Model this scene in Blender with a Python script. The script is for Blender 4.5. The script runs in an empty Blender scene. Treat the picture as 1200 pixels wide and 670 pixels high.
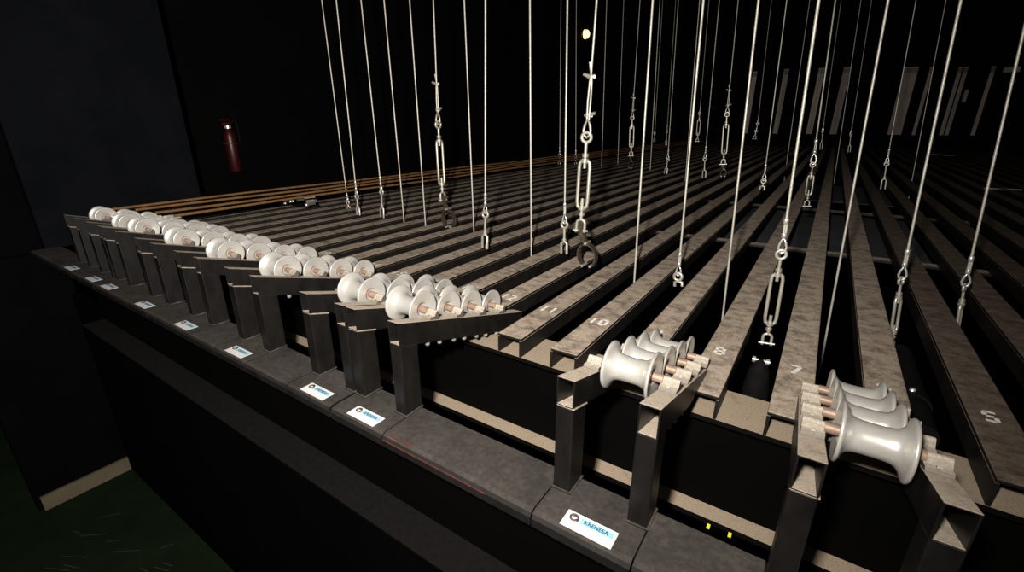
import bpy, math, random
from mathutils import Vector, Matrix
random.seed(7)
scn = bpy.context.scene
COL = scn.collection
# ------------------------------------------------------------------ camera
yaw, pit, rol = [math.radians(a) for a in (-33.8245, 19.5044, 0.033)]
CAM = Vector((-0.02802, -1.15166, 0.54110)); FPX = 536.76
fw = Vector((math.sin(yaw)*math.cos(pit), math.cos(yaw)*math.cos(pit), -math.sin(pit)))
rt0 = Vector((math.cos(yaw), -math.sin(yaw), 0)); dn0 = fw.cross(rt0)
rt = rt0*math.cos(rol) + dn0*math.sin(rol); dn = -rt0*math.sin(rol) + dn0*math.cos(rol)
cd = bpy.data.cameras.new('camera'); cd.sensor_width = 36; cd.sensor_fit = 'HORIZONTAL'
cd.lens = FPX/1200*36; cd.clip_start = 0.01; cd.clip_end = 200
cam = bpy.data.objects.new('camera', cd); COL.objects.link(cam)
M3 = Matrix((rt, -dn, -fw)).transposed()
cam.matrix_world = Matrix.Translation(CAM) @ M3.to_4x4()
scn.camera = cam
def on(px, py, axis, val):
    """the point of the place seen at a spot of the photograph, on the plane axis = val"""
    d = rt*((px-600)/FPX) + dn*((py-335)/FPX) + fw
    return CAM + d*((val-CAM[axis])/d[axis])

# ------------------------------------------------------------------ materials
def mat(name, base, rough=.5, metal=0., spec=.5, var=None, scale=30., bump=0., stretch=(1,1,1), dust=None, dust_amt=1., dust_lo=.35, dust_hi=.6, dscale=18., jitter=0., emit=None):
    m = bpy.data.materials.new(name); m.use_nodes = True
    nt = m.node_tree; N = nt.nodes; L = nt.links
    b = N['Principled BSDF']
    b.inputs['Base Color'].default_value = (*base, 1); b.inputs['Roughness'].default_value = rough
    b.inputs['Metallic'].default_value = metal; b.inputs['Specular IOR Level'].default_value = spec
    if emit:
        b.inputs['Emission Color'].default_value = (*emit[0], 1); b.inputs['Emission Strength'].default_value = emit[1]
    tc = N.new('ShaderNodeTexCoord'); mp = N.new('ShaderNodeMapping'); mp.inputs['Scale'].default_value = stretch
    geo = N.new('ShaderNodeNewGeometry')
    L.new(geo.outputs['Position'], mp.inputs['Vector'])
    def noise(sc, det=6, rgh=.6):
        n = N.new('ShaderNodeTexNoise'); n.inputs['Scale'].default_value = sc; n.inputs['Detail'].default_value = det
        n.inputs['Roughness'].default_value = rgh; L.new(mp.outputs['Vector'], n.inputs['Vector']); return n
    def ramp(src, p0, p1, c0=0., c1=1.):
        r = N.new('ShaderNodeMapRange'); r.inputs['From Min'].default_value = p0; r.inputs['From Max'].default_value = p1
        r.inputs['To Min'].default_value = c0; r.inputs['To Max'].default_value = c1; L.new(src, r.inputs['Value']); return r.outputs['Result']
    def mix(fac, a, c):
        x = N.new('ShaderNodeMix'); x.data_type = 'RGBA'
        L.new(fac, x.inputs['Factor'])
        for s, v in ((6, a), (7, c)):
            if isinstance(v, tuple): x.inputs[s].default_value = (*v, 1)
            else: L.new(v, x.inputs[s])
        return x.outputs[2]
    def mul(a, c):
        x = N.new('ShaderNodeMath'); x.operation = 'MULTIPLY'; L.new(a, x.inputs[0])
        if isinstance(c, float): x.inputs[1].default_value = c
        else: L.new(c, x.inputs[1])
        return x.outputs[0]
    col = None
    if var:
        n = noise(scale); col = mix(ramp(n.outputs['Fac'], .35, .7), base, var)
    if dust:
        up = N.new('ShaderNodeSeparateXYZ'); L.new(geo.outputs['Normal'], up.inputs[0])
        f = ramp(up.outputs['Z'], .35, .8)
        nn = noise(dscale, 10, .76)
        f2 = ramp(nn.outputs['Fac'], dust_lo, dust_hi, .38, 1.)
        f = mul(mul(f, f2), float(dust_amt))
        fine = noise(dscale*9, 4, .7)
        dc = mix(ramp(fine.outputs['Fac'], .3, .7), tuple(c*.68 for c in dust), tuple(c*1.25 for c in dust))
        if jitter:
            oi = N.new('ShaderNodeObjectInfo'); j = ramp(oi.outputs['Random'], 0, 1, 1-jitter, 1.)
            f = mul(f, j)
        col = mix(f, col if col else base, dc)
    if col: L.new(col, b.inputs['Base Color'])
    if dust:
        r = ramp(f, 0, .6, rough, .95); L.new(r, b.inputs['Roughness'])
        s = ramp(f, 0, .6, spec, .12); L.new(s, b.inputs['Specular IOR Level'])
    if bump:
        bn = N.new('ShaderNodeBump'); bn.inputs['Strength'].default_value = bump; bn.inputs['Distance'].default_value = .004
        n2 = noise(scale*3); L.new(n2.outputs['Fac'], bn.inputs['Height']); L.new(bn.outputs['Normal'], b.inputs['Normal'])
    return m
DUST = (.50, .405, .315)
M = dict(
 channel = mat('dusty black channel steel', (.006,.0053,.0047), .55, 0, .2, var=(.013,.0108,.009), scale=20, dust=DUST, dust_amt=1., dust_lo=.39, dust_hi=.55, dscale=24, stretch=(.8,1,1), jitter=.15, bump=.25),
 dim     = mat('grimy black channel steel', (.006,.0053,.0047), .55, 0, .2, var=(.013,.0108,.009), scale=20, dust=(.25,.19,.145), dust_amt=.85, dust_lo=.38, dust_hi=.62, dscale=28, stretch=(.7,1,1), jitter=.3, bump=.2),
 beam    = mat('dusty black beam steel', (.003,.0027,.0025), .6, 0, .1, dust=(.36,.285,.205), dust_amt=.95, dust_lo=.2, dust_hi=.45, dscale=30),
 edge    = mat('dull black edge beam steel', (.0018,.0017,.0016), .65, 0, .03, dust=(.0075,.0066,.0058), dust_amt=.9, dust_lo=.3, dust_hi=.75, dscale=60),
 plate   = mat('worn black plate steel', (.008,.0075,.007), .42, 0, .35, var=(.016,.0145,.0135), scale=14, dust=(.080,.070,.061), dust_amt=.8, dust_lo=.36, dust_hi=.66, dscale=11, bump=.1),
 bracket = mat('black painted tube steel', (.0055,.0050,.0045), .42, 0, .28, var=(.012,.0108,.0095), scale=25, dust=(.66,.55,.43), dust_amt=.9, dust_lo=.2, dust_hi=.5, dscale=30, stretch=(1,1,.5)),
 alu     = mat('dull cast aluminium', (.72,.695,.645), .33, .45, .5, var=(.60,.57,.52), scale=22, bump=.06),
 copper  = mat('brown copper bush', (.40,.28,.215), .5, .3, .4, var=(.27,.18,.13), scale=60),
 clip    = mat('dusty mounting clip', (.10,.09,.08), .5, 0, .4, dust=(.54,.475,.385), dust_amt=1., dust_lo=.1, dust_hi=.4, dscale=30),
 weld    = mat('bare weld bead', (.42,.36,.28), .6, .2, .4, var=(.3,.25,.2), scale=80),
 zinc    = mat('galvanised steel fitting', (.62,.59,.50), .38, .55, .5, var=(.48,.45,.38), scale=60),
 silver  = mat('bright crimped ferrule', (.82,.81,.79), .3, .7, .5),
 wire    = mat('twisted steel wire', (.60,.575,.50), .42, .35, .5, var=(.46,.44,.375), scale=140, bump=.2),
 white   = mat('white stencil paint', (.95,.93,.86), .8, 0, .2, var=(.80,.77,.69), scale=90),
 paper   = mat('white sticker paper', (.70,.70,.70), .5),
 blue    = mat('pale blue print', (.30,.56,.68), .5),
 navy    = mat('dark blue print', (.008,.045,.12), .5),
 ink     = mat('dark logo print', (.07,.055,.05), .5),
 pink    = mat('faint pink print', (.86,.70,.66), .5),
 rope    = mat('brown hemp rope', (.15,.072,.026), .9, 0, .15, var=(.22,.12,.048), scale=60),
 strap   = mat('dark brown steel clamp', (.045,.036,.028), .5, .3, .4, var=(.10,.075,.05), scale=60),
 black   = mat('matt black cloth', (.003,.003,.003), .8, 0, .1, var=(.006,.006,.006), scale=40),
 red     = mat('red extinguisher enamel', (.034,.002,.0017), .4, 0, .5),
 redline = mat('red edge paint', (.15,.030,.020), .7, var=(.05,.018,.014), scale=60),
 yellow  = mat('yellow marker paint', (.75,.68,.03), .6),
 slate   = mat('slate painted board', (.0030,.0034,.0048), .8, 0, .03, var=(.0052,.0057,.0076), scale=3, bump=.05),
 wall    = mat('black painted wall', (.0013,.0013,.0016), .85, 0, .02, var=(.002,.002,.0024), scale=4),
 back    = mat('black back wall', (.0012,.0012,.0013), .9, 0, .05, var=(.0016,.0016,.0016), scale=3),
 floor   = mat('dark green floor paint', (.0050,.0095,.0042), .7, 0, .05, var=(.0075,.0135,.0062), scale=5),
 cream   = mat('cream painted skirting', (.11,.093,.060), .6, 0, .2, var=(.085,.07,.045), scale=8),
 panel   = mat('blue grey deck panel', (.055,.06,.07), .8, 0, .15, var=(.07,.075,.085), scale=6),
 pale    = mat('pale grey painted steel', (.31,.265,.235), .7, 0, .3, var=(.23,.19,.17), scale=5),
 glow    = mat('warm lamp glass', (1,.8,.5), .4, emit=((1,.62,.22), 3.6)),
)
# ------------------------------------------------------------------ mesh builder
class MB:
    def __init__(s): s.v = []; s.f = []; s.sm = []
    def add(s, vs, fs, smooth=False):
        o = len(s.v); s.v += [tuple(v) for v in vs]; s.f += [tuple(i+o for i in f) for f in fs]; s.sm += [smooth]*len(fs); return s
    def hexa(s, c):
        return s.add(c, [(0,3,2,1),(4,5,6,7),(0,1,5,4),(1,2,6,5),(2,3,7,6),(3,0,4,7)])
    def box(s, x0, y0, z0, x1, y1, z1):
        return s.hexa([(x0,y0,z0),(x1,y0,z0),(x1,y1,z0),(x0,y1,z0),(x0,y0,z1),(x1,y0,z1),(x1,y1,z1),(x0,y1,z1)])
    def quad(s, a, b, c, d): return s.add([a,b,c,d], [(0,1,2,3)])
    def sweep(s, pts, r, n=8, closed=False, caps=True):
        pts = [Vector(p) for p in pts]; k = len(pts); rs = r if isinstance(r, (list, tuple)) else [r]*k
        up = None; rings = []
        for i, p in enumerate(pts):
            if closed: t = pts[(i+1) % k]-pts[i-1]
            else: t = pts[min(i+1,k-1)]-pts[max(i-1,0)]
            t.normalize()
            if up is None:
                up = Vector((0,0,1)) if abs(t.z) < .9 else Vector((1,0,0))
            u = (up - t*up.dot(t)); u = u.normalized() if u.length > 1e-6 else t.orthogonal().normalized()
            up = u; w = t.cross(u)
            rings.append([p+(u*math.cos(a)+w*math.sin(a))*rs[i] for a in [2*math.pi*j/n for j in range(n)]])
        vs = [v for ring in rings for v in ring]; fs = []
        for i in range(k if closed else k-1):
            a = i*n; b = ((i+1) % k)*n
            fs += [(a+j, a+(j+1)%n, b+(j+1)%n, b+j) for j in range(n)]
        s.add(vs, fs, True)
        if caps and not closed:
            s.add(rings[0], [tuple(reversed(range(n)))]); s.add(rings[-1], [tuple(range(n))])
        return s
    def lathe_x(s, prof, c, n=28):
        """profile of (x, radius) spun about the X axis through c"""
        vs = []; fs = []; k = len(prof)
        for x, r in prof:
            vs += [(c[0]+x, c[1]+r*math.cos(a), c[2]+r*math.sin(a)) for a in [2*math.pi*j/n for j in range(n)]]
        for i in range(k-1):
            fs += [(i*n+j, (i+1)*n+j, (i+1)*n+(j+1)%n, i*n+(j+1)%n) for j in range(n)]
        return s.add(vs, fs, True)
    def lathe_z(s, prof, c, n=20):
        vs = []; fs = []; k = len(prof)
        for z, r in prof:
            vs += [(c[0]+r*math.cos(a), c[1]+r*math.sin(a), c[2]+z) for a in [2*math.pi*j/n for j in range(n)]]
        for i in range(k-1):
            fs += [(i*n+j, i*n+(j+1)%n, (i+1)*n+(j+1)%n, (i+1)*n+j) for j in range(n)]
        return s.add(vs, fs, True)
    def xform(s, m):
        s.v = [tuple(m @ Vector(v)) for v in s.v]; return s
    def obj(s, name, m, parent=None, bevel=0, label=None):
        me = bpy.data.meshes.new(name); me.from_pydata(s.v, [], s.f); me.update()
        me.polygons.foreach_set('use_smooth', s.sm); me.materials.append(m)
        o = bpy.data.objects.new(name, me); COL.objects.link(o)
        if parent: o.parent = parent
        if bevel:
            b = o.modifiers.new('bevel', 'BEVEL'); b.width = bevel; b.segments = 2; b.limit_method = 'ANGLE'
        if label: o['label'] = label
        return o
def thing(name, label, cat, loc=(0,0,0), group=None):
    o = bpy.data.objects.new(name, None); COL.objects.link(o); o.location = loc; o.empty_display_size = .05
    o['label'] = label; o['category'] = cat
    if group: o['group'] = group
    return o
def tag(o, label, cat, group=None):
    o['label'] = label; o['category'] = cat
    if group: o['group'] = group
    return o
def struct(o): o['kind'] = 'structure'; return o
def copy_tree(o, parent=None):
    c = o.copy(); COL.objects.link(c)
    if parent: c.parent = parent
    for ch in list(o.children): copy_tree(ch, c)
    return c
def arc(c, r, a0, a1, n, plane='xz'):
    out = []
    for i in range(n+1):
        a = math.radians(a0+(a1-a0)*i/n); u, w = r*math.cos(a), r*math.sin(a)
        out.append(Vector(c)+(Vector((u,0,w)) if plane == 'xz' else Vector((0,u,w)) if plane == 'yz' else Vector((u,w,0))))
    return out
ORD = ['', 'first', 'second', 'third', 'fourth', 'fifth', 'sixth', 'seventh', 'eighth', 'ninth', 'tenth', 'eleventh', 'twelfth', 'thirteenth',
       'fourteenth', 'fifteenth', 'sixteenth', 'seventeenth', 'eighteenth', 'nineteenth', 'twentieth']
# ------------------------------------------------------------------ key sizes
P = .165; HW = .0375            # pitch and half width of the grid channels
YC = -.222; YE = 12.6           # their near and far ends
HC = .055                       # their height (tops at z = 0)
ZB = -.114                      # top of the base plates
YF = -.526; ZT = .127; T = .2916; A = .035; B = .054; H = .057   # bracket tubes
YP = [-.40, -.305, -.21, -.115] # pulley axles
SP = .147; XW = -3.583
BR = [.1, -.262, -.84, -1.03, -1.424, -1.775, -2.12, -2.492, -2.68, -2.98]
# ------------------------------------------------------------------ the setting
struct(MB().box(-3.70, -.95, -1.66, XW, -.475, -.135).obj('wall_left', M['wall']))
struct(MB().box(-3.75, -.54, -.12, XW, .30, 5.2).obj('wall_left_upper', M['slate']))
struct(MB().box(-3.80, -1.6, -.135, XW-.035, -.545, 5.2).obj('wall_left_near', M['wall']))
struct(MB().box(-5.2, -4.0, -1.7, 5.0, -.47, -1.66).obj('floor', M['floor']))
struct(MB().box(-3.575, -.50, -1.66, 5.0, -.46, -.40).obj('wall_front', M['wall']))
struct(MB().box(-5.0, .3, -3, -4.62, 13.2, 5.2).obj('wall_far_left', M['back']))
struct(MB().box(-4.62, .30, -3, XW-.12, .34, 5.2).obj('wall_recess', M['back']))
struct(MB().box(-5.0, 13.0, -3, 8, 13.2, 5.2).obj('wall_back', M['back']))
struct(MB().box(6.5, -2, -3, 6.7, 13.0, 5.2).obj('wall_right', M['back']))
struct(MB().box(-5.0, -4, 5.0, 8, 13.2, 5.2).obj('ceiling', M['back']))
struct(MB().box(-5.0, -.44, -3.1, 8, 13.2, -3.0).obj('floor_below', M['back']))
struct(MB().box(-4.6, 12.62, -3, 6.5, 13.0, .30).obj('trim_2', M['back']))
struct(MB().box(XW, -.93, -1.66, XW+.018, -.50, -1.565).obj('baseboard_left', M['cream']))
sc = MB()
for _ in range(26):
    x, y, a, l = random.uniform(-3.3,-1.6), random.uniform(-1.1,-.6), random.uniform(.2,1.1), random.uniform(.04,.16)
    d = Vector((math.cos(a), math.sin(a), 0))*l; n = Vector((-d.y, d.x, 0)).normalized()*.002
    p = Vector((x, y, -1.6592)); sc.quad(p-n, p+d-n, p+d+n, p+n)
o = struct(sc.obj('trim_1', mat('pale floor scuff', (.016,.024,.016), .8)))
# ------------------------------------------------------------------ steel beams
hb = thing('support_beam', 'long black beam with dusty flanges carrying the near ends of the channels', 'beam', (0, -.172, -.33))
def part(parent, mb, name, m, bevel=0, label=None):
    mb.v = [tuple(Vector(v)-parent.location) for v in mb.v]
    return mb.obj(name, m, parent, bevel, label)
part(hb, MB().box(XW+.01, -.222, -.067, 4.5, -.085, -.0555), 'top_flange', M['beam'])
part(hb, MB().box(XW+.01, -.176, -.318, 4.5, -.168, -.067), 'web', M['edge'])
part(hb, MB().box(XW+.01, -.222, -.332, 4.5, -.122, -.318), 'bottom_flange', M['beam'])
eb = thing('edge_beam', 'long black beam under the row of base plates above the green floor', 'beam', (0, -.53, -.40))
XE = on(90, 363, 1, -.62).x
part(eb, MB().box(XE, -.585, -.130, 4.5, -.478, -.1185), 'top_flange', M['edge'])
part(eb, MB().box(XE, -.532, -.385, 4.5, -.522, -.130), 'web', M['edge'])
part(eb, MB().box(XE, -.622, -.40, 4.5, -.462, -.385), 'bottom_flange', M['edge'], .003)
# ------------------------------------------------------------------ grid channels
GLY = {  # stencil strokes in a unit box, broken by the bridges of the stencil
 '0': [((.1,.12),(.1,.88)),((.9,.12),(.9,.88)),((.22,.96),(.78,.96)),((.22,.04),(.78,.04))],
 '1': [((.5,.0),(.5,.44)),((.5,.54),(.5,1.))],
 '2': [((.1,.95),(.75,.95)),((.85,.9),(.85,.58)),((.75,.48),(.15,.1)),((.1,.03),(.9,.03))],
 '3': [((.1,.97),(.75,.97)),((.88,.9),(.88,.58)),((.3,.52),(.7,.52)),((.88,.44),(.88,.1)),((.1,.03),(.75,.03))],
 '4': [((.75,0),(.75,.28)),((.75,.42),(.75,1)),((.6,.95),(.1,.4)),((.1,.33),(.95,.33))],
 '5': [((.2,.95),(.9,.95)),((.15,.88),(.15,.58)),((.25,.52),(.72,.52)),((.85,.45),(.85,.12)),((.1,.05),(.7,.05))],
 '6': [((.75,.95),(.3,.75)),((.15,.68),(.12,.12)),((.25,.03),(.75,.03)),((.87,.1),(.87,.45)),((.3,.52),(.75,.52))],
 '7': [((.08,.95),(.92,.95)),((.88,.85),(.4,.1)),((.2,.0),(.5,.02))],
 '8': [((.14,.6),(.14,.9)),((.86,.6),(.86,.9)),((.26,.97),(.74,.97)),((.3,.51),(.7,.51)),((.1,.12),(.1,.42)),((.9,.12),(.9,.42)),((.24,.03),(.76,.03))],
 '9': [((.14,.6),(.14,.9)),((.25,.97),(.75,.97)),((.86,.9),(.86,.42)),((.3,.5),(.7,.5)),((.8,.34),(.35,.03))],
}
def digits(txt, cx, cy, z):
    mb = MB(); w, h, th = .0225, .040, .0040
    x = cx-(len(txt)*w+(len(txt)-1)*.008)/2
    for ch in txt:
        for (a, b) in GLY[ch]:
            p = Vector((x+a[0]*w, cy+(a[1]-.5)*h, z)); q = Vector((x+b[0]*w, cy+(b[1]-.5)*h, z))
            d = (q-p).normalized(); n = Vector((-d.y, d.x, 0))*th
            p -= d*.001; q += d*.001
            mb.quad(p-n, q-n, q+n, p+n)
        x += w+.008
    return mb
def chan_label(u):
    if 5 <= u <= 18: return f'long dusty black grid channel stencilled with a white {u} near its end'
    if u > 18:
        return f'long dusty grid channel, {ORD[u-18]} to the left of the one stencilled 18'
    return f'long dusty grid channel, {ORD[5-u]} to the right of the one stencilled 5'
pul = [(c-.048, c+.048) for c in BR]
CH_START = {}
for u in range(-14, 27):
    cx = (7-u)*P; y0 = YC
    if any(a < cx+HW+.002 and b > cx-HW-.002 for a, b in pul): y0 = -.058
    CH_START[u] = y0
    t = thing('grid_channel', chan_label(u), 'channel', (cx, y0, 0), 'steel channels of the grid floor')
    th = .006
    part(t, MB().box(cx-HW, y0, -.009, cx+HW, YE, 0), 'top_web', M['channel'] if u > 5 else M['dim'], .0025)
    for s in (-1, 1):
        xa, xb = sorted((cx+s*HW, cx+s*(HW-th)))
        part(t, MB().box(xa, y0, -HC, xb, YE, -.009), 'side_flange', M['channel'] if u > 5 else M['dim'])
    if 5 <= u <= 18:
        part(t, digits(str(u), cx-.003, .0 if y0 < -.1 else .02, .0006), 'stencilled_number', M['white'], label='white stencilled number')
# cross bars and deck panels under the channels
for i, (y, lab_) in enumerate(((1.52, 'nearer brown cross bar running under the channels'), (2.9, 'farther brown cross bar running under the channels'))):
    tag(MB().box(-1.0, y-.03, -.066, .82, y+.03, -.0555).obj('cross_bar', M['channel']), lab_, 'bar', 'cross bars under the channels')
tag(MB().box(-.95, 1.88, -.155, .52, 3.50, -.15).obj('deck_panel', M['panel']), 'dull blue grey panel under the channels between the two cross bars', 'panel')
tag(MB().box(-.20, 4.1, -.155, .52, 5.5, -.15).obj('deck_panel', M['panel']), 'dull blue grey panel under the channels beyond the farther cross bar', 'panel')
# ------------------------------------------------------------------ cover plates between the brackets
def bent_plate(x0, x1):
    mb = MB(); pr = [(-.478, ZB), (-.592, ZB), (-.601, ZB-.004), (-.605, ZB-.012), (-.605, ZB-.03)]
    pi = [(-.478, ZB-.0045), (-.590, ZB-.0045), (-.5975, ZB-.008), (-.600, ZB-.013), (-.600, ZB-.03)]
    k = len(pr); vs = [(x, y, z) for x in (x0, x1) for (y, z) in pr+pi]
    n = 2*k; fs = []
    for i in range(k-1):
        fs += [(i, i+1, n+i+1, n+i), (k+i, n+k+i, n+k+i+1, k+i+1), (i, k+i, k+i+1, i+1), (n+i, n+i+1, n+k+i+1, n+k+i)]
    fs += [(0, n, n+k, k), (k-1, 2*k-1, n+2*k-1, n+k-1)]
    return mb.add(vs, fs)
PW = .0925; g = .0015
spans = sorted([(c-PW, c+PW) for c in BR]); fill = []
edges = [XW+.012]+[e for s in spans for e in s]
for i in range(0, len(edges)-1, 2):
    if edges[i+1]-edges[i] > .03: fill.append((edges[i]+g, edges[i+1]-g))
fill.append((spans[-1][1]+g, .55))
names = {0: 'dark cover plate at the far left end of the row, against the slate wall'}
for i, (x0, x1) in enumerate(fill):
    mid = (x0+x1)/2
    right = [j for j, c in enumerate(BR) if c > mid]
    if not right: lb = 'worn black cover plate right of the nearest pulley bracket at the bottom edge'
    elif i == 0: lb = names[0]
    else:
        j = min(right, key=lambda j: BR[j])
        lb = {0: 'worn black cover plate with two yellow marks on its back edge', 1: 'wide worn black cover plate with a red front edge'}.get(j, f'worn black cover plate to the left of the {ORD[j+1]} bracket counted from the right')
    t = thing('cover_plate', lb, 'plate', (mid, -.54, ZB), 'cover plates between brackets')
    part(t, bent_plate(x0, x1), 'sheet', M['plate'])
    if right and min(right, key=lambda j: BR[j]) == 1:
        part(t, MB().box(x0+.004, -.6062, ZB-.0125, x1-.10, -.6048, ZB-.0105).box(x0+.012, -.5965, ZB-.003, x0+.09, -.594, ZB+.0004), 'red_edge', M['redline'], label='red painted line along the front edge')
    if right and min(right, key=lambda j: BR[j]) == 0:
        for xx in (-.115, -.09):
            p = on({-.115: 830, -.09: 855}[xx], {-.115: 617, -.09: 627}[xx], 2, ZB)
            part(t, MB().box(p.x-.0025, p.y-.005, ZB, p.x+.0025, p.y+.005, ZB+.0015), 'yellow_mark', M['yellow'], label='small yellow paint mark')
# ------------------------------------------------------------------ pulley brackets
def zarm(y): return ZT-T*(y-YF)
def text_mesh(txt, size):
    cu = bpy.data.curves.new('lettering', 'FONT'); cu.body = txt; cu.size = size; cu.align_x = 'CENTER'; cu.align_y = 'CENTER'; cu.offset = size*.012
    ob = bpy.data.objects.new('lettering_source', cu); COL.objects.link(ob)
    bpy.context.view_layer.update()
    me = bpy.data.meshes.new_from_object(ob.evaluated_get(bpy.context.evaluated_depsgraph_get()))
    bpy.data.objects.remove(ob); me.materials.clear(); me.materials.append(M['navy']); return me
TXT = text_mesh('KRENESA', .0118)
def arm_mesh(x0, tip, floor_z):
    """open rectangular tube that slopes down to its tip, cut flat where it rests on the grid"""
    mb = MB(); w = .0032; x1 = x0+A
    def bot(y):
        z = zarm(y)-H
        return z if floor_z is None else max(z, floor_z)
    ys = [YF, YF+.09, YF+.18, -.29, -.25, -.2, -.15, -.1, tip]; ys = [y for y in ys if y < tip]+[tip]
    ys = sorted(set(ys))
    def cutbot(y):                                     # slanted end cut towards the tip
        zt_, zb_ = zarm(y), bot(y)
        k = max(0., (y-(tip-.09))/.09); lo = zarm(tip)-(.030 if floor_z is None and tip > -.05 else .012)
        return max(zb_, zb_+(lo-zb_)*k) if lo > zb_ else min(max(zb_, lo), zt_-.004)
    n = len(ys); out = []; inn = []
    for y in ys:
        zt_, zb_ = zarm(y), cutbot(y)
        out += [(x0,y,zb_),(x1,y,zb_),(x1,y,zt_),(x0,y,zt_)]
        m_ = min(w, (zt_-zb_)*.3)
        inn += [(x0+w,y,zb_+m_),(x1-w,y,zb_+m_),(x1-w,y,zt_-m_),(x0+w,y,zt_-m_)]
    fs = []
    for i in range(n-1):
        a, b = 4*i, 4*i+4
        for j in range(4):
            k = (j+1) % 4
            fs.append((a+j, a+k, b+k, b+j)); fs.append((4*n+a+j, 4*n+b+j, 4*n+b+k, 4*n+a+k))
    for j in range(4):
        k = (j+1) % 4
        fs.append((j, 4*n+j, 4*n+k, k)); e = 4*(n-1); fs.append((e+j, e+k, 4*n+e+k, 4*n+e+j))
    e = 4*(n-1); fs.append((4*n+e, 4*n+e+1, 4*n+e+2, 4*n+e+3))
    return mb.add(out+inn, fs)
W2 = .0430
half = [(0,.0242),(.014,.0245),(.022,.0253),(.0275,.0272),(.0315,.0305),(.0345,.0350),(.0368,.0405),(.0385,.0450),(.0402,.0466),(W2,.0464),(W2+.0012,.0450),(W2+.001,.0430),
        (W2-.001,.030),(W2-.0025,.020),(W2-.004,.0155),(W2-.009,.0145),(W2-.009,.006)]
PROF = [(-x, r) for x, r in reversed(half)]+half[1:]
SPOOL = None
def bracket(c, label, full):
    global SPOOL
    t = thing('pulley_bracket', label, 'bracket', (c, YF, ZB), 'pulley brackets along the grid edge')
    bp = part(t, bent_plate(c-PW+g, c+PW-g), 'base_plate', M['plate'])
    for s in (-1, 1):
        x0 = c-SP/2-A/2 if s < 0 else c+SP/2-A/2
        x1 = x0+A
        zt0, zt1 = [zarm(q_)-H+(.0029 if s > 0 else 0) for q_ in (YF, YF+B)]
        pm = MB().hexa([(x0,YF,ZB),(x1,YF,ZB),(x1,YF+B,ZB),(x0,YF+B,ZB),(x0,YF,zt0),(x1,YF,zt0),(x1,YF+B,zt1),(x0,YF+B,zt1)])
        po = part(t, pm, 'post', M['bracket'], .0025)
        wb = MB().sweep([(x0-.001,YF-.001,ZB+.001),(x1+.001,YF-.001,ZB+.001),(x1+.001,YF+B,ZB+.001)], .0032, 6)
        part(t, wb, 'weld_bead', M['plate'])
        over = [u for u in CH_START if (7-u)*P-HW < x1+.001 and (7-u)*P+HW > x0-.001]
        tip, fz = -.016, None
        if over:
            if any(CH_START[u] < -.1 for u in over):
                fz = .0012; tip = YF+(ZT-.016)/T - .0
            else: tip = -.064
        ao = part(t, arm_mesh(x0, tip, fz), 'arm', M['bracket'], .0012)
        wl = MB()
        xs = [x0+A*i/6 for i in range(7)]
        wl.sweep([(x1+.0005, YF+B*i/5, zarm(YF+B*i/5)-H+.0005) for i in range(6)], [.0015,.0021,.0017,.0022,.0018,.0020], 6)
        if s < 0: part(t, wl, 'weld_bead', M['weld'], label='pale weld bead under the arm')
        for y in YP:
            for dy in (-.021, .021):
                yy = y+dy-.012; zz = zarm(yy)-H
                if fz is not None and zz < .006 or zz < -.05 and yy > tip-.07: continue
                if yy > tip-.045: continue
                part(t, MB().lathe_z([(-.010,0),(-.010,.004),(-.007,.0062),(0,.0062)], (x0+A*(.78 if s > 0 else .22), yy, zz), 8), 'bolt', M['zinc'], label='shiny bolt end under the arm')
    # pulleys
    nx = math.sin(math.atan(T)); nz = math.cos(math.atan(T))
    for i, y in enumerate(YP):
        ctr = Vector((c, y, zarm(y)+.0165))
        if SPOOL is None:
            po = MB().lathe_x(PROF, (0,0,0), 40).obj('pulley', M['alu'], t); SPOOL = po
        else:
            po = SPOOL.copy(); COL.objects.link(po); po.parent = t
        po.location = ctr-t.location
        for s in (-1, 1):
            xs = sorted((s*(W2-.009), s*(SP/2-A/2+.003)))
            MB().sweep([(xs[0],0,0),(xs[1],0,0)], .0088, 12).obj('axle', M['copper'], po, label='brown copper coloured axle bush')
        for s in (-1, 1):
            xa, xb = sorted((s*(SP/2-A/2+.001), s*(SP/2+A/2-.003)))
            cm = MB()
            prof = [(-.020,-.0150),(-.019,-.0095),(-.006,-.0075),(-.0025,.001),(.0,.0055),(.004,.0065),(.0065,.004),(.0078,-.002),(.0085,-.0165)]
            vs = [(x, py, pz) for x in (xa, xb) for py, pz in prof]; k = len(prof)
            fs = [(j, k+j, k+j+1, j+1) for j in range(k-1)]+[tuple(range(k)), tuple(reversed(range(k, 2*k)))]
            cm.add(vs, fs); cm.sweep([((xa+xb)/2-.003,-.013,-.0088),((xa+xb)/2+.003,-.013,-.0088)], .0032, 8)
            cm.xform(Matrix.Rotation(-math.atan(T), 4, 'X'))
            cm.obj('mounting_clip', M['clip'], po, label='dusty folded clip holding the axle')
    # sticker
    sx, sy = c+.008, -.578
    st = MB().box(-.047, -.0185, 0, .047, .0185, .0008).obj('sticker', M['paper'], t, label='white sticker with blue lettering'); st.location = Vector((sx, sy, ZB))-t.location
    MB().box(-.018, .0005, .0008, .0425, .0125, .0010).obj('blue_band', M['blue'], st)
    tx = bpy.data.objects.new('lettering', TXT); COL.objects.link(tx); tx.parent = st; tx.location = (.0105, .0062, .0014)
    tx.scale = (.90, 1.02, 1)
    lg = MB().sweep(arc((-.031,.0065,.0012), .0066, 20, 345, 16, 'xy'), .0019, 6)
    lg.sweep([(-.0375,.0068,.0014),(-.0335,.0095,.0014),(-.0285,.0095,.0014)], .0012, 6).sweep([(-.024,.0072,.0012),(-.021,.0035,.0012)], .0018, 6).sweep([(-.0255,.002,.0012),(-.0215,.0015,.0012)], .0012, 6)
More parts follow.
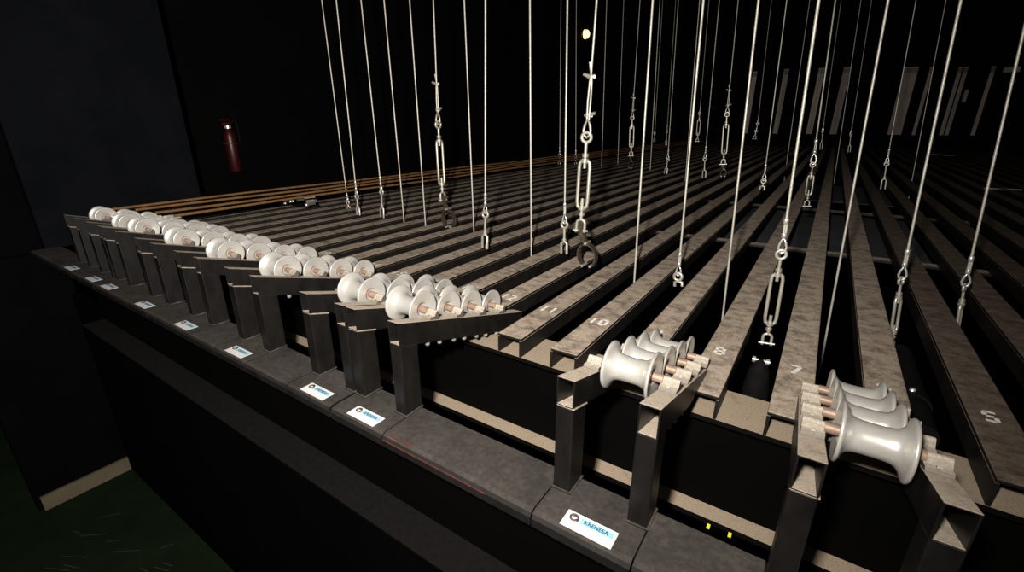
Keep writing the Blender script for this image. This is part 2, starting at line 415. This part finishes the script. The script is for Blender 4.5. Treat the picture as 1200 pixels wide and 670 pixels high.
    lg.obj('logo', M['ink'], st, label='dark ring shaped logo')
    fl = MB()
    for j, (a, b_) in enumerate(((-.030,.030),(-.022,.022),(-.016,.034))): fl.box(a, -.0045-j*.0042, .0008, b_, -.0034-j*.0042, .0009)
    fl.obj('small_print', M['pink'], st, label='faint pink small print')
    return t
BL = ['nearest pulley bracket, at the lower right corner, partly out of frame',
      'pulley bracket standing alone above the sticker nearest the camera, between the channels 8 and 10',
      'pulley bracket beside the channels 11 and 12, rightmost of the close row on the left',
      'second bracket of the close row, its right post touching the rightmost one',
      'third bracket of the close row from the right, over the third sticker of that row',
      'fourth bracket of the close row counted from the right',
      'fifth bracket of the close row counted from the right',
      'sixth bracket of the close row, right one of the distant touching pair',
      'seventh bracket of the close row, left one of the distant touching pair',
      'farthest pulley bracket, at the left end of the row beside the slate wall']
for c, l in zip(BR, BL): bracket(c, l, True)
# ------------------------------------------------------------------ brown ropes at the far left
for i, x in enumerate((-3.13, -2.97, -2.81, -2.65)):
    pts = [(x+.004*math.sin(y*2.3+i), y, .118+.003*math.sin(y*3.1+2*i)) for y in [(-.34,-.27,-.24,-.22)[i]+.25*k for k in range(50)]]
    tag(MB().sweep(pts, .0068, 8).obj('hemp_rope', M['rope']),
        ['leftmost brown rope stretched level above the far left channels', 'second brown rope from the left stretched above the channels',
         'third brown rope from the left stretched above the channels', 'rightmost brown rope of the four stretched above the left channels'][i], 'rope', 'brown ropes at the left edge')
# ------------------------------------------------------------------ wire ropes and their fittings
def frame(p, q):
    """local frame with +z pointing from q up to p"""
    z = (Vector(p)-Vector(q)).normalized(); x = Vector((1,0,0)); x = (x-z*x.dot(z)).normalized(); y = z.cross(x)
    return Matrix((x, y, z)).transposed().to_4x4()
def wire_rope(top, ring, style, label, group, r=.0037, sc=1.):
    """style: plain | crimp | clip ; the rope ends in an eye around the ring of its fitting"""
    t = thing('wire_rope', label, 'wire rope', tuple(ring), group)
    d = (Vector(top)-Vector(ring)); L_ = d.length; m = frame(top, ring)
    if style == 'plain':
        part_l(t, MB().sweep([(0,0,-.35),(0,0,L_*.3),(0,0,L_)], r, 8), 'wire', M['wire'], m); return t
    e = .019*sc                                       # eye
    eye = [(0,0,.052*sc),(.0085*sc,0,.034*sc),(.0125*sc,0,.016*sc),(.0085*sc,0,.002*sc),(0,0,-.004*sc),(-.0085*sc,0,.002*sc),(-.0125*sc,0,.016*sc),(-.0085*sc,0,.034*sc)]
    part_l(t, MB().sweep(eye, .0042*sc, 8, closed=True), 'thimble_eye', M['silver'] if style == 'crimp' else M['zinc'], m)
    if style == 'crimp':
        part_l(t, MB().sweep([(0,0,.12*sc),(0,0,L_)], r, 8), 'wire', M['wire'], m)
        part_l(t, MB().sweep([(-.0025*sc,0,.06*sc),(-.0025*sc,0,.12*sc)], r*.9, 8).sweep([(.0035*sc,0,.05*sc),(.0035*sc,0,.115*sc)], r*.9, 8), 'doubled_wire', M['wire'], m)
        for z0, z1 in ((.048,.068),(.098,.120)):
            part_l(t, MB().sweep([(0,0,z0*sc),(0,0,(z0+.003)*sc),(0,0,(z1-.003)*sc),(0,0,z1*sc)], [.0062*sc,.0085*sc,.0085*sc,.0062*sc], 10), 'ferrule', M['silver'], m)
    else:
        part_l(t, MB().sweep([(0,0,.16*sc),(.001,0,.3*sc),(0,0,L_)], r, 8), 'wire', M['wire'], m)
        part_l(t, MB().sweep([(-.003*sc,0,.05*sc),(-.0045*sc,0,.10*sc),(-.002*sc,0,.165*sc)], r*.95, 8).sweep([(.004*sc,0,.05*sc),(.005*sc,0,.11*sc),(.004*sc,0,.16*sc),(-.007*sc,0,.212*sc)], r*.95, 8), 'doubled_wire', M['wire'], m)
        for z0, s in ((.062,1),(.172,-1)):
            cl = MB().sweep([(-.012*sc,0,z0*sc),(-.010*sc,.004*sc,z0*sc),(.010*sc,.004*sc,z0*sc),(.012*sc,0,z0*sc)], [.004*sc,.007*sc,.007*sc,.004*sc], 8)
            cl.sweep([(s*.008*sc,0,(z0+.002)*sc),(s*.024*sc,-.002*sc,(z0+.007)*sc)], [.006*sc,.0045*sc], 8)
            part_l(t, cl, 'wire_clip', M['zinc'], m)
    return t
def part_l(parent, mb, name, m, mtx, label=None):
    mb.xform(mtx); return mb.obj(name, m, parent, 0, label)
def turnbuckle(ring, bot, label, group, sc=1., rot=0., length=None):
    """eye bolt, open two-bar body, lower bolt with a clevis"""
    t = thing('turnbuckle', label, 'turnbuckle', tuple(ring), group)
    m = frame(ring, bot) @ Matrix.Rotation(math.radians(rot), 4, 'Z'); k = sc
    L_ = length or (Vector(ring)-Vector(bot)).length
    zb0 = -.062*k; zb1 = -(L_-.070*k)
    part_l(t, MB().sweep([Vector((.0135*k*math.cos(math.radians(a)),0,.0135*k*math.sin(math.radians(a)))) for a in range(0,360,24)], .0050*k, 8, closed=True)
               .sweep([(0,0,-.013*k),(0,0,-.085*k)], .0048*k, 8), 'eye_bolt', M['zinc'], m)
    part_l(t, MB().sweep([(0,0,-.044*k),(0,0,-.054*k)], .0098*k, 6), 'lock_nut', M['zinc'], m)
    body = MB()
    for s in (-1, 1):
        body.sweep([(s*.006*k,0,zb0),(s*.0135*k,0,zb0-.006*k),(s*.0155*k,0,zb0-.02*k),(s*.0155*k,0,zb1+.02*k),(s*.0135*k,0,zb1+.006*k),(s*.006*k,0,zb1)], .0052*k, 8)
    body.sweep([(0,0,zb0+.004*k),(0,0,zb0-.008*k)], .0105*k, 10).sweep([(0,0,zb1+.008*k),(0,0,zb1-.004*k)], .0105*k, 10)
    part_l(t, body, 'body', M['zinc'], m)
    part_l(t, MB().sweep([(0,0,zb1-.013*k),(0,0,zb1-.021*k)], .0095*k, 6), 'lock_nut', M['zinc'], m)
    zc = zb1-.034*k
    cl = MB().sweep([(0,0,zb1+.03*k),(0,0,zc)], .0048*k, 8)
    cl.sweep([(.0125*k,0,zc-.032*k)]+arc((0,0,zc-.012*k), .0125*k, 0, 180, 8)+[(-.0125*k,0,zc-.032*k)], .0045*k, 8)
    for s in (-1, 1): cl.sweep([(s*.0125*k-.003*k,0,zc-.033*k),(s*.0125*k+.003*k,0,zc-.033*k)], .0075*k, 10)
    part_l(t, cl, 'clevis', M['zinc'], m)
    part_l(t, MB().sweep([(-.023*k,0,zc-.033*k),(.023*k,0,zc-.033*k)], .0036*k, 8), 'pin', M['silver'], m)
    return t
def eye_fork(ring, bot, label, group, sc=1.):
    t = thing('eye_bolt_fork', label, 'rigging fitting', tuple(ring), group); k = sc
    m = frame(ring, bot); L_ = (Vector(ring)-Vector(bot)).length
    part_l(t, MB().sweep([Vector((.0135*k*math.cos(math.radians(a)),0,.0135*k*math.sin(math.radians(a)))) for a in range(0,360,24)], .0052*k, 8, closed=True)
           .sweep([(0,0,-.014*k),(0,0,-L_*.62)], .0052*k, 8), 'eye_bolt', M['zinc'], m)
    part_l(t, MB().sweep([(0,0,-L_*.5),(0,0,-L_*.56)], .0095*k, 6), 'lock_nut', M['zinc'], m)
    fk = MB()
    for s in (-1, 1): fk.sweep([(0,0,-L_*.58),(s*.0125*k,0,-L_*.66),(s*.0125*k,0,-L_-.004)], .0056*k, 8)
    part_l(t, fk, 'fork', M['zinc'], m)
    return t
def clamp_hook(top, bot, label, group, flip=1):
    """hinged pipe clamp: strap, curved jaw, bolts"""
    t = thing('pipe_clamp', label, 'clamp', tuple(top), group); m = frame(top, bot); L_ = (Vector(top)-Vector(bot)).length; f = flip
    st = MB(); pts = [(0,.004),(-.004*f,-L_*.18),(.008*f,-L_*.36),(.016*f,-L_*.45)]
    for (x0,z0),(x1,z1) in zip(pts, pts[1:]): st.hexa([(x0-.010,-.007,z0),(x0+.010,-.007,z0),(x0+.010,.007,z0),(x0-.010,.007,z0),(x1-.010,-.007,z1),(x1+.010,-.007,z1),(x1+.010,.007,z1),(x1-.010,.007,z1)])
    part_l(t, st, 'strap', M['strap'], m)
    R_ = L_*.29; c = (.008*f, 0, -L_*.72)
    for nm, a0, a1 in (('jaw', 100, -62), ('jaw', 110, 230)):
        jm = MB(); n = 10; vs = []
        for i in range(n+1):
            a = math.radians(a0+(a1-a0)*i/n)
            ca, sa = f*math.cos(a), math.sin(a)
            for rr in (R_-.003, R_+.003):
                for yy in (-.014, .014): vs.append((c[0]+rr*ca*.8, yy, c[2]+rr*sa))
        fs = []
        for i in range(n):
            a, b = 4*i, 4*i+4
            fs += [(a, a+1, b+1, b), (a+2, b+2, b+3, a+3), (a, b, b+2, a+2), (a+1, a+3, b+3, b+1)]
        fs += [(0,2,3,1), (4*n,4*n+1,4*n+3,4*n+2)]
        jm.add(vs, fs); part_l(t, jm, nm, M['strap'], m)
    for x, z in ((.016*f, -.40*L_), (-.012*f, -.95*L_), (.02*f, -.98*L_)):
        part_l(t, MB().sweep([(x,-.02,z),(x,.02,z)], .0055, 8), 'bolt', M['zinc'], m, 'shiny bolt')
    return t
ZTOP = 4.98
def gapx(k): return (7-k)*P           # k = 7.5 is the gap between channels 7 and 8
def depth(px, py, gap): return on(px, py, 0, gapx(gap)).y
def top_of(ring, tx, ty=0):
    q = on(tx, ty, 1, ring.y); d = q-ring; return ring+d*((ZTOP-ring.z)/d.z)
def gap_words(gap):
    a, b = int(gap-.5), int(gap+.5)
    if a >= 5 and b <= 18: return f'over the gap between channels {a} and {b}'
    if a >= 18: return f'over the {ORD[min(20, a-17)]} gap left of channel 18'
    return f'over the {ORD[min(20, 5-a)]} gap right of channel 5'
FRONT = 'front row of hanging wire ropes'; REAR = 'rear rows of hanging wire ropes'
# front row: (gap, wire at the top edge, bottom point seen, ring point, style)
front = [
 (23.5, 377, (409,245), (407.5,237), 'crimp'), (21.5, 394, (420,251), (418,230), 'crimp'), (20.5, 423, (448,254), (447,225), 'crimp'),
 (19.5, 450, (473.5,259), None, 'plain'), (18.5, 480, (498.6,263), None, 'plain'), (17.5, 507.6, (526,266), (513.5,146), 'clip'),
 (16.5, 544, (555.5,273), None, 'plain'), (14.5, 569, (568,290), (568.7,251), 'crimp'), (13.5, 621, (622.6,287), None, 'plain'),
 (12.5, 665, (661,296), (661.5,263), 'crimp'), (11.5, 699, (684,313), (687.4,161), 'clip'), (10.5, 765, (744,318), None, 'plain'),
 (9.5, 824.4, (795,334), (794.5,324), 'crimp'), (8.5, 889, (848,362), None, 'plain'), (7.5, 959.5, (898,403), (915.5,298), 'crimp'),
 (6.5, 1041, (965,410), None, 'plain'), (5.5, 1126, (1048,383), (1056,329), 'crimp'), (4.5, 1208, (1124,372), (1130,337), 'crimp')]
for gap, tx, bp, rp, style in front:
    Y = depth(*bp, gap); b = on(*bp, 1, Y); gw = gap_words(gap)
    if rp is None:
        wire_rope(top_of(b, tx), b, 'plain', f'plain front row wire rope {gw}', FRONT); continue
    r_ = on(*rp, 1, Y)
    if style == 'clip':
        wire_rope(top_of(r_, tx), r_+Vector((0,0,.004)), 'clip', f'front row wire rope with wire clips {gw}', FRONT, sc=1.12)
    else:
        wire_rope(top_of(r_, tx), r_+Vector((0,0,.006)), 'crimp', f'front row wire rope with crimped ferrules {gw}', FRONT, sc=.72 if gap not in (5.5, 4.5, 7.5) else .8)
    if gap == 7.5: turnbuckle(r_, b, 'bright open turnbuckle with clevis hanging in the gap between channels 7 and 8', 'turnbuckles', .92, 8)
    elif gap == 5.5: turnbuckle(r_, r_+(b-r_)*1.0, 'turnbuckle dipping half hidden into the gap between channels 5 and 6', 'turnbuckles', .86, 55, .235)
    elif gap == 4.5: turnbuckle(r_, r_+(b-r_)*1.0, 'turnbuckle nearly hidden behind the channel stencilled 5', 'turnbuckles', .86, 70, .235)
    elif gap == 11.5:
        c_ = on(680, 271, 1, Y); turnbuckle(r_, c_, 'large pale turnbuckle hanging on the clipped wire rope over channels 11 and 12', 'turnbuckles', 1.25, 10)
        clamp_hook(on(681, 266, 1, Y), on(688, 312, 1, Y), 'dark hinged clamp under the large pale turnbuckle over channels 11 and 12', 'hinged clamps', 1)
    elif gap == 17.5:
        c_ = on(519, 235, 1, Y); turnbuckle(r_, c_, 'slim turnbuckle seen edge on, above the left hand hinged clamp', 'turnbuckles', 1.25, 82)
        clamp_hook(on(519.5, 230, 1, Y), on(527, 267, 1, Y), 'dark hinged clamp with open jaw hanging at the left over the channels', 'hinged clamps', 1)
    else: eye_fork(r_, b, f'eye bolt with fork hanging {gw}', 'eye bolts with forks', 1.05)
# rear rows
rear = [
 (26.5, 657.5, (655.5,192), (655.8,183), 'eye'), (25.5, 675.4, (674.7,192), (674.7,186), 'eye'), (22.5, 711, (705,196), None, 'plain'), (22.5, 731, (724,190), None, 'plain'),
 (19.5, 750, (739,197), (741,138), 'tb'), (18.5, 773.5, (762,198), None, 'plain'), (16.5, 795, (780,203), (782.5,187), 'eye'), (14.5, 820, (803,212), None, 'plain'),
 (13.5, 843, (825,208), (826,186), 'eye'), (12.5, 865, (847,207), (852,134), 'tb'), (9.5, 922, (893,222), (895,212), 'eye'), (10.5, 949, (922,190), None, 'plain'),
 (7.5, 979, (945,242), (952.5,193), 'tbs'), (6.5, 1009, (977,215), None, 'plain'), (4.5, 1073.5, (1034.6,221), (1039,192), 'eye'), (2.5, 1108.6, (1070,205), None, 'plain')]
for i, (gap, tx, bp, rp, style) in enumerate(rear):
    Y = min(depth(*bp, gap), 6.5); b = on(*bp, 1, Y); nth = ORD[i+1]
    if rp is None:
        wire_rope(top_of(b, tx), b, 'plain', f'thin plain wire rope of the rear rows, {nth} of those from the left', REAR, r=.0036); continue
    r_ = on(*rp, 1, Y)
    if style == 'eye':
        wire_rope(top_of(r_, tx), r_+Vector((0,0,.005)), 'crimp', f'thin wire rope of the rear rows with ferrules, {nth} of those from the left', REAR, r=.0036)
        eye_fork(r_, b, f'small distant eye bolt under the {nth} rear wire rope from the left', 'eye bolts with forks', 1.2)
    elif style == 'tbs':
        wire_rope(top_of(r_, tx), r_+Vector((0,0,.005)), 'crimp', f'thin wire rope of the rear rows with ferrules, {nth} of those from the left', REAR, r=.0036)
        turnbuckle(r_, b, 'dim turnbuckle hanging beyond the cross bars over the gap between channels 7 and 8', 'turnbuckles', .85, 8)
    else:
        wire_rope(top_of(r_, tx), r_+Vector((0,0,.005)), 'clip', f'thin wire rope of the rear rows with wire clips, {nth} of those from the left', REAR, r=.0036, sc=1.25)
        cp = on(bp[0]+.5, bp[1]-14, 1, Y)
        side = 'left' if gap == 19.5 else 'right'
        turnbuckle(r_, cp, f'distant turnbuckle with a clamp, {side} one of the two in the rear row', 'turnbuckles', 1.5, 12)
        clamp_hook(cp, b, f'distant dark clamp under the {side} turnbuckle of the rear row', 'hinged clamps', 1)
far = [((824,112),(820,133),(817,166),13.2,'t'),((891,134),(888,145),(884,163),0,'t'),((767.5,150),(767.2,157),(766.8,166),0,'e'),((782,148),(781.5,155),(780.5,170),0,'e'),((965,140),(964,154),(962,175),0,'e'),((998.5,142),(997,158),(995,178),0,'e')]
words = ['fifth', 'fourth', 'first', 'second', 'third', 'sixth']
order = sorted(range(6), key=lambda i: far[i][1][0])
for i, (wp, rp, bp, _, kd) in enumerate(far):
    Y = 8.6; r_ = on(*rp, 1, Y); b = on(*bp, 1, Y); w = on(*wp, 1, Y); top = r_+Vector((-.025-.05*(rp[0]-650)/400, 0, 1))*(ZTOP-r_.z)
    nth = ORD[order.index(i)+1]
    wire_rope(top, r_+Vector((0,0,.005)), 'crimp', f'faint wire rope of the most distant row, {nth} from the left', 'most distant wire ropes', r=.004, sc=1.1)
    if kd == 't': turnbuckle(r_, b, f'faint turnbuckle under the {nth} wire rope of the most distant row', 'turnbuckles', 1.7, 15)
    else: eye_fork(r_, b, f'faint eye bolt under the {nth} wire rope of the most distant row', 'eye bolts with forks', 1.2)
# ------------------------------------------------------------------ hanging things in the near gaps
p0 = on(893, 418, 0, gapx(7.5))
t = thing('sling_shackle', 'small shackle with a dark cloth sling in the gap between channels 7 and 8', 'shackle', tuple(p0))
q = on(889, 420, 1, p0.y)-p0
MB().sweep([(-.022,0,-.012),(.022,0,-.012)], .0045, 8).sweep([(-.022,0,-.012),(-.014,0,-.012)], .009, 8).sweep([(.012,0,-.012),(.020,0,-.012)], .009, 8).obj('pin', M['zinc'], t, label='shiny pin')
cl = MB().lathe_z([(-.42,.03),(-.30,.034),(-.20,.036),(-.10,.034),(-.04,.026),(-.012,.012),(-.005,.0)], (0,0,0), 18)
cl.obj('cloth_sling', M['black'], t)
p1 = on(1072, 468, 0, gapx(5.5)); p1.z = -.10
t = thing('black_pipe', 'black pipe lying under the grid in the gap between channels 5 and 6', 'pipe', tuple(p1))
MB().sweep([(0,-.14,0),(0,.32,0)], .032, 16).obj('tube', M['black'], t)
MB().sweep([(0,-.005,0),(0,.035,0)], .036, 16).obj('collar', M['black'], t)
MB().lathe_z([(.030,.007),(.040,.006),(.042,0)], (-.006,.015,0), 10).obj('screw_head', M['silver'], t, label='shiny screw head')
# loose clamp lying on the left channels
p = on(358, 238, 2, .02)
t = thing('pipe_clamp', 'open shiny pipe clamp lying on the channels at the far left', 'clamp', tuple(p), 'hinged clamps')
for cx, cy, r1, a0, a1 in ((-.012, .02, .066, 5, 175), (.030, -.02, .062, 0, 120)):
    jm = MB(); n = 14; vs = []
    for i in range(n+1):
        a = math.radians(a0+(a1-a0)*i/n)
        for rr in (r1-.008, r1):
            for yy in (-.03, .03): vs.append((cx+rr*math.cos(a)*1.15, cy+yy, rr*math.sin(a)*.95))
    fs = []
    for i in range(n):
        a, b = 4*i, 4*i+4
        fs += [(a,a+1,b+1,b),(a+2,b+2,b+3,a+3),(a,b,b+2,a+2),(a+1,a+3,b+3,b+1)]
    fs += [(0,2,3,1),(4*n,4*n+1,4*n+3,4*n+2)]
    jm.add(vs, fs).obj('jaw', M['clip'], t)
MB().box(-.10, -.05, -.018, .10, .04, -.004).obj('base', M['black'], t)
for x, z in ((-.092,.010),(-.065,.014),(.092,.004),(-.165,-.010)):
    MB().lathe_z([(-.010,0),(-.010,.011),(.008,.011),(.010,0)], (x,-.052,z), 10).obj('bolt', M['silver'], t, label='shiny bolt')
MB().box(-.20, -.062, -.02, -.09, -.042, -.012).obj('strap', M['strap'], t)
# thin rods with blocks lying on the dim right hand channels
for (xa, xb, py, lb) in ((1153, 1198, 220.5, 'dim thin rod with a small block lying across the right hand channels, nearer one'), (1092, 1118, 180.5, 'dim thin rod with a small block lying across the right hand channels, farther one')):
    a = on(xa, py, 2, .0175); b = on(xb, py+2, 2, .0175); c = (a+b)/2
    t = thing('threaded_rod', lb, 'rod', tuple(c), 'rods on the right channels')
    MB().sweep([a-c, b-c], .006, 8).obj('rod', M['zinc'], t)
    d = (b-a).normalized()
    MB().sweep([-d*.03, d*.03], .016, 8).obj('block', M['strap'], t)
# ------------------------------------------------------------------ fire extinguisher on the far left wall
e = on(277, 201, 0, -4.54); tp = on(272, 140, 0, -4.54); hgt = .47
t = thing('fire_extinguisher', 'slim red fire extinguisher hanging on the dark wall at the left', 'fire extinguisher', tuple(e))
MB().lathe_z([(0,0),(0,.044),(.008,.05),(.30,.05),(.335,.044),(.36,.030),(.375,.022),(.40,.022),(.40,0)], (0,0,0), 24).obj('cylinder', M['red'], t)
MB().lathe_z([(.375,.027),(.398,.027)], (0,0,0), 16).obj('neck_ring', M['silver'], t, label='bright neck ring')
MB().box(-.012,-.05,.40,.012,.02,.425).box(-.010,-.06,.44,.010,.03,.452).box(-.010,-.05,.415,.010,-.01,.425).obj('handle', M['red'], t)
MB().sweep([(.03,.02,.42),(.04,.05,.46),(.03,.07,.40),(.02,.075,.25)], .009, 8).obj('hose', M['black'], t)
MB().sweep(arc((0,0,.25), .060, 0, 360, 20, 'xy'), .004, 6).box(-.085,-.02,.235,-.05,.02,.265).obj('wall_strap', M['strap'], t)
# ------------------------------------------------------------------ lamp on the far left wall
lp = on(687, 40, 0, -4.55)
t = thing('wall_lamp', 'small round lamp glowing warm on the dark wall', 'lamp', tuple(lp))
MB().lathe_x([(-.07,.10),(-.03,.10),(-.03,0)], (0,0,0), 18).obj('lamp_base', M['strap'], t)
ml = [( -.03+.10*math.sin(a), .085*math.cos(a)) for a in [math.radians(9*i) for i in range(11)]]
MB().lathe_x(ml, (0,0,0), 18).obj('globe', M['glow'], t)
MB().sweep(arc((.02,0,0), .092, 0, 360, 20, 'yz'), .008, 6).obj('guard_ring', M['strap'], t)
# ------------------------------------------------------------------ pale uprights at the back wall
ups = [((882,84),(876.5,156),5),((919.5,81),(910.7,157),5.5),((958.5,80),(949,156.5),3),((962.5,80),(952.5,156.5),3),((988.5,79),(977,158),4),((993,79),(981,156),3),
       ((1057.5,79),(1048,149),3.2),((1062,79),(1052,147.5),3.2),((1066.5,78.5),(1056,147),3.2),((1071,78.5),(1060,147),3.2),((1087.5,79),(1076,153),3),((1121,78.7),(1108,156),3.2),((1128.5,78.7),(1112,161),3.2),((1159.5,78),(1148,148),3.2)]
for i, (a, b, w) in enumerate(ups):
    Y = 12.75; pa = on(*a, 1, Y); pb = on(*b, 1, Y); ww = w*.020/2; x = (pa.x+pb.x)/2
    t = thing('pale_upright', f'dim pale steel upright at the back wall, {ORD[i+1]} from the left', 'upright', (x, Y, 0), 'pale uprights at the back wall')
    k = 0.
    f0 = lambda z: k*(z-(pa.z+pb.z)/2)
    z0, z1 = .30, pa.z
    MB().hexa([(f0(z0)-ww,-.01,z0),(f0(z0)+ww,-.01,z0),(f0(z0)+ww,.01,z0),(f0(z0)-ww,.01,z0),(f0(z1)-ww,-.01,z1),(f0(z1)+ww,-.01,z1),(f0(z1)+ww,.01,z1),(f0(z1)-ww,.01,z1)]).obj('post', M['pale'], t)
    zz = z1-.12
    MB().box(f0(zz)-ww,-.014,zz,f0(zz)+ww,-.0102,zz+.10).obj('end_plate', M['strap'], t)
a = on(1176, 82, 1, 12.9); b = on(1195, 82, 1, 12.9)
tag(MB().box(a.x, 12.86, a.z-.05, b.x, 12.99, a.z+.05).obj('pale_rail', M['pale']), 'short pale level rail high on the back wall at the right', 'rail')
tag(MB().box(on(1131,112,1,12.9).x-.03, 12.86, on(1130,120,1,12.9).z, on(1131,112,1,12.9).x+.03, 12.99, on(1132,105,1,12.9).z).obj('pale_rail', M['pale']), 'short pale upright piece on the back wall right of the paired uprights', 'rail')
# ------------------------------------------------------------------ light
def spot(name, loc, aim, power, angle, blend, size, color=(1,.95,.88), linear=None):
    ld = bpy.data.lights.new(name, 'SPOT'); ld.energy = power; ld.spot_size = math.radians(angle); ld.spot_blend = blend
    ld.shadow_soft_size = size; ld.color = color
    ob = bpy.data.objects.new(name, ld); COL.objects.link(ob); ob.location = loc
    ob.rotation_euler = (Vector(aim)-Vector(loc)).to_track_quat('-Z', 'Y').to_euler()
    if linear:
        ld.use_nodes = True; nt = ld.node_tree; em = nt.nodes['Emission']; lf = nt.nodes.new('ShaderNodeLightFalloff')
        lf.inputs['Strength'].default_value = linear; nt.links.new(lf.outputs['Linear'], em.inputs['Strength'])
    return ob
FL = CAM + rt*(-.13) - dn*.15 - fw*.10
spot('flash', FL, on(400, 290, 2, 0), 138, 172, 1., .03, linear=1.)
w = bpy.data.worlds.new('world'); scn.world = w; w.use_nodes = True
w.node_tree.nodes['Background'].inputs[0].default_value = (.6,.65,.8,1); w.node_tree.nodes['Background'].inputs[1].default_value = .0
scn.view_settings.view_transform = 'Standard'; scn.view_settings.look = 'None'
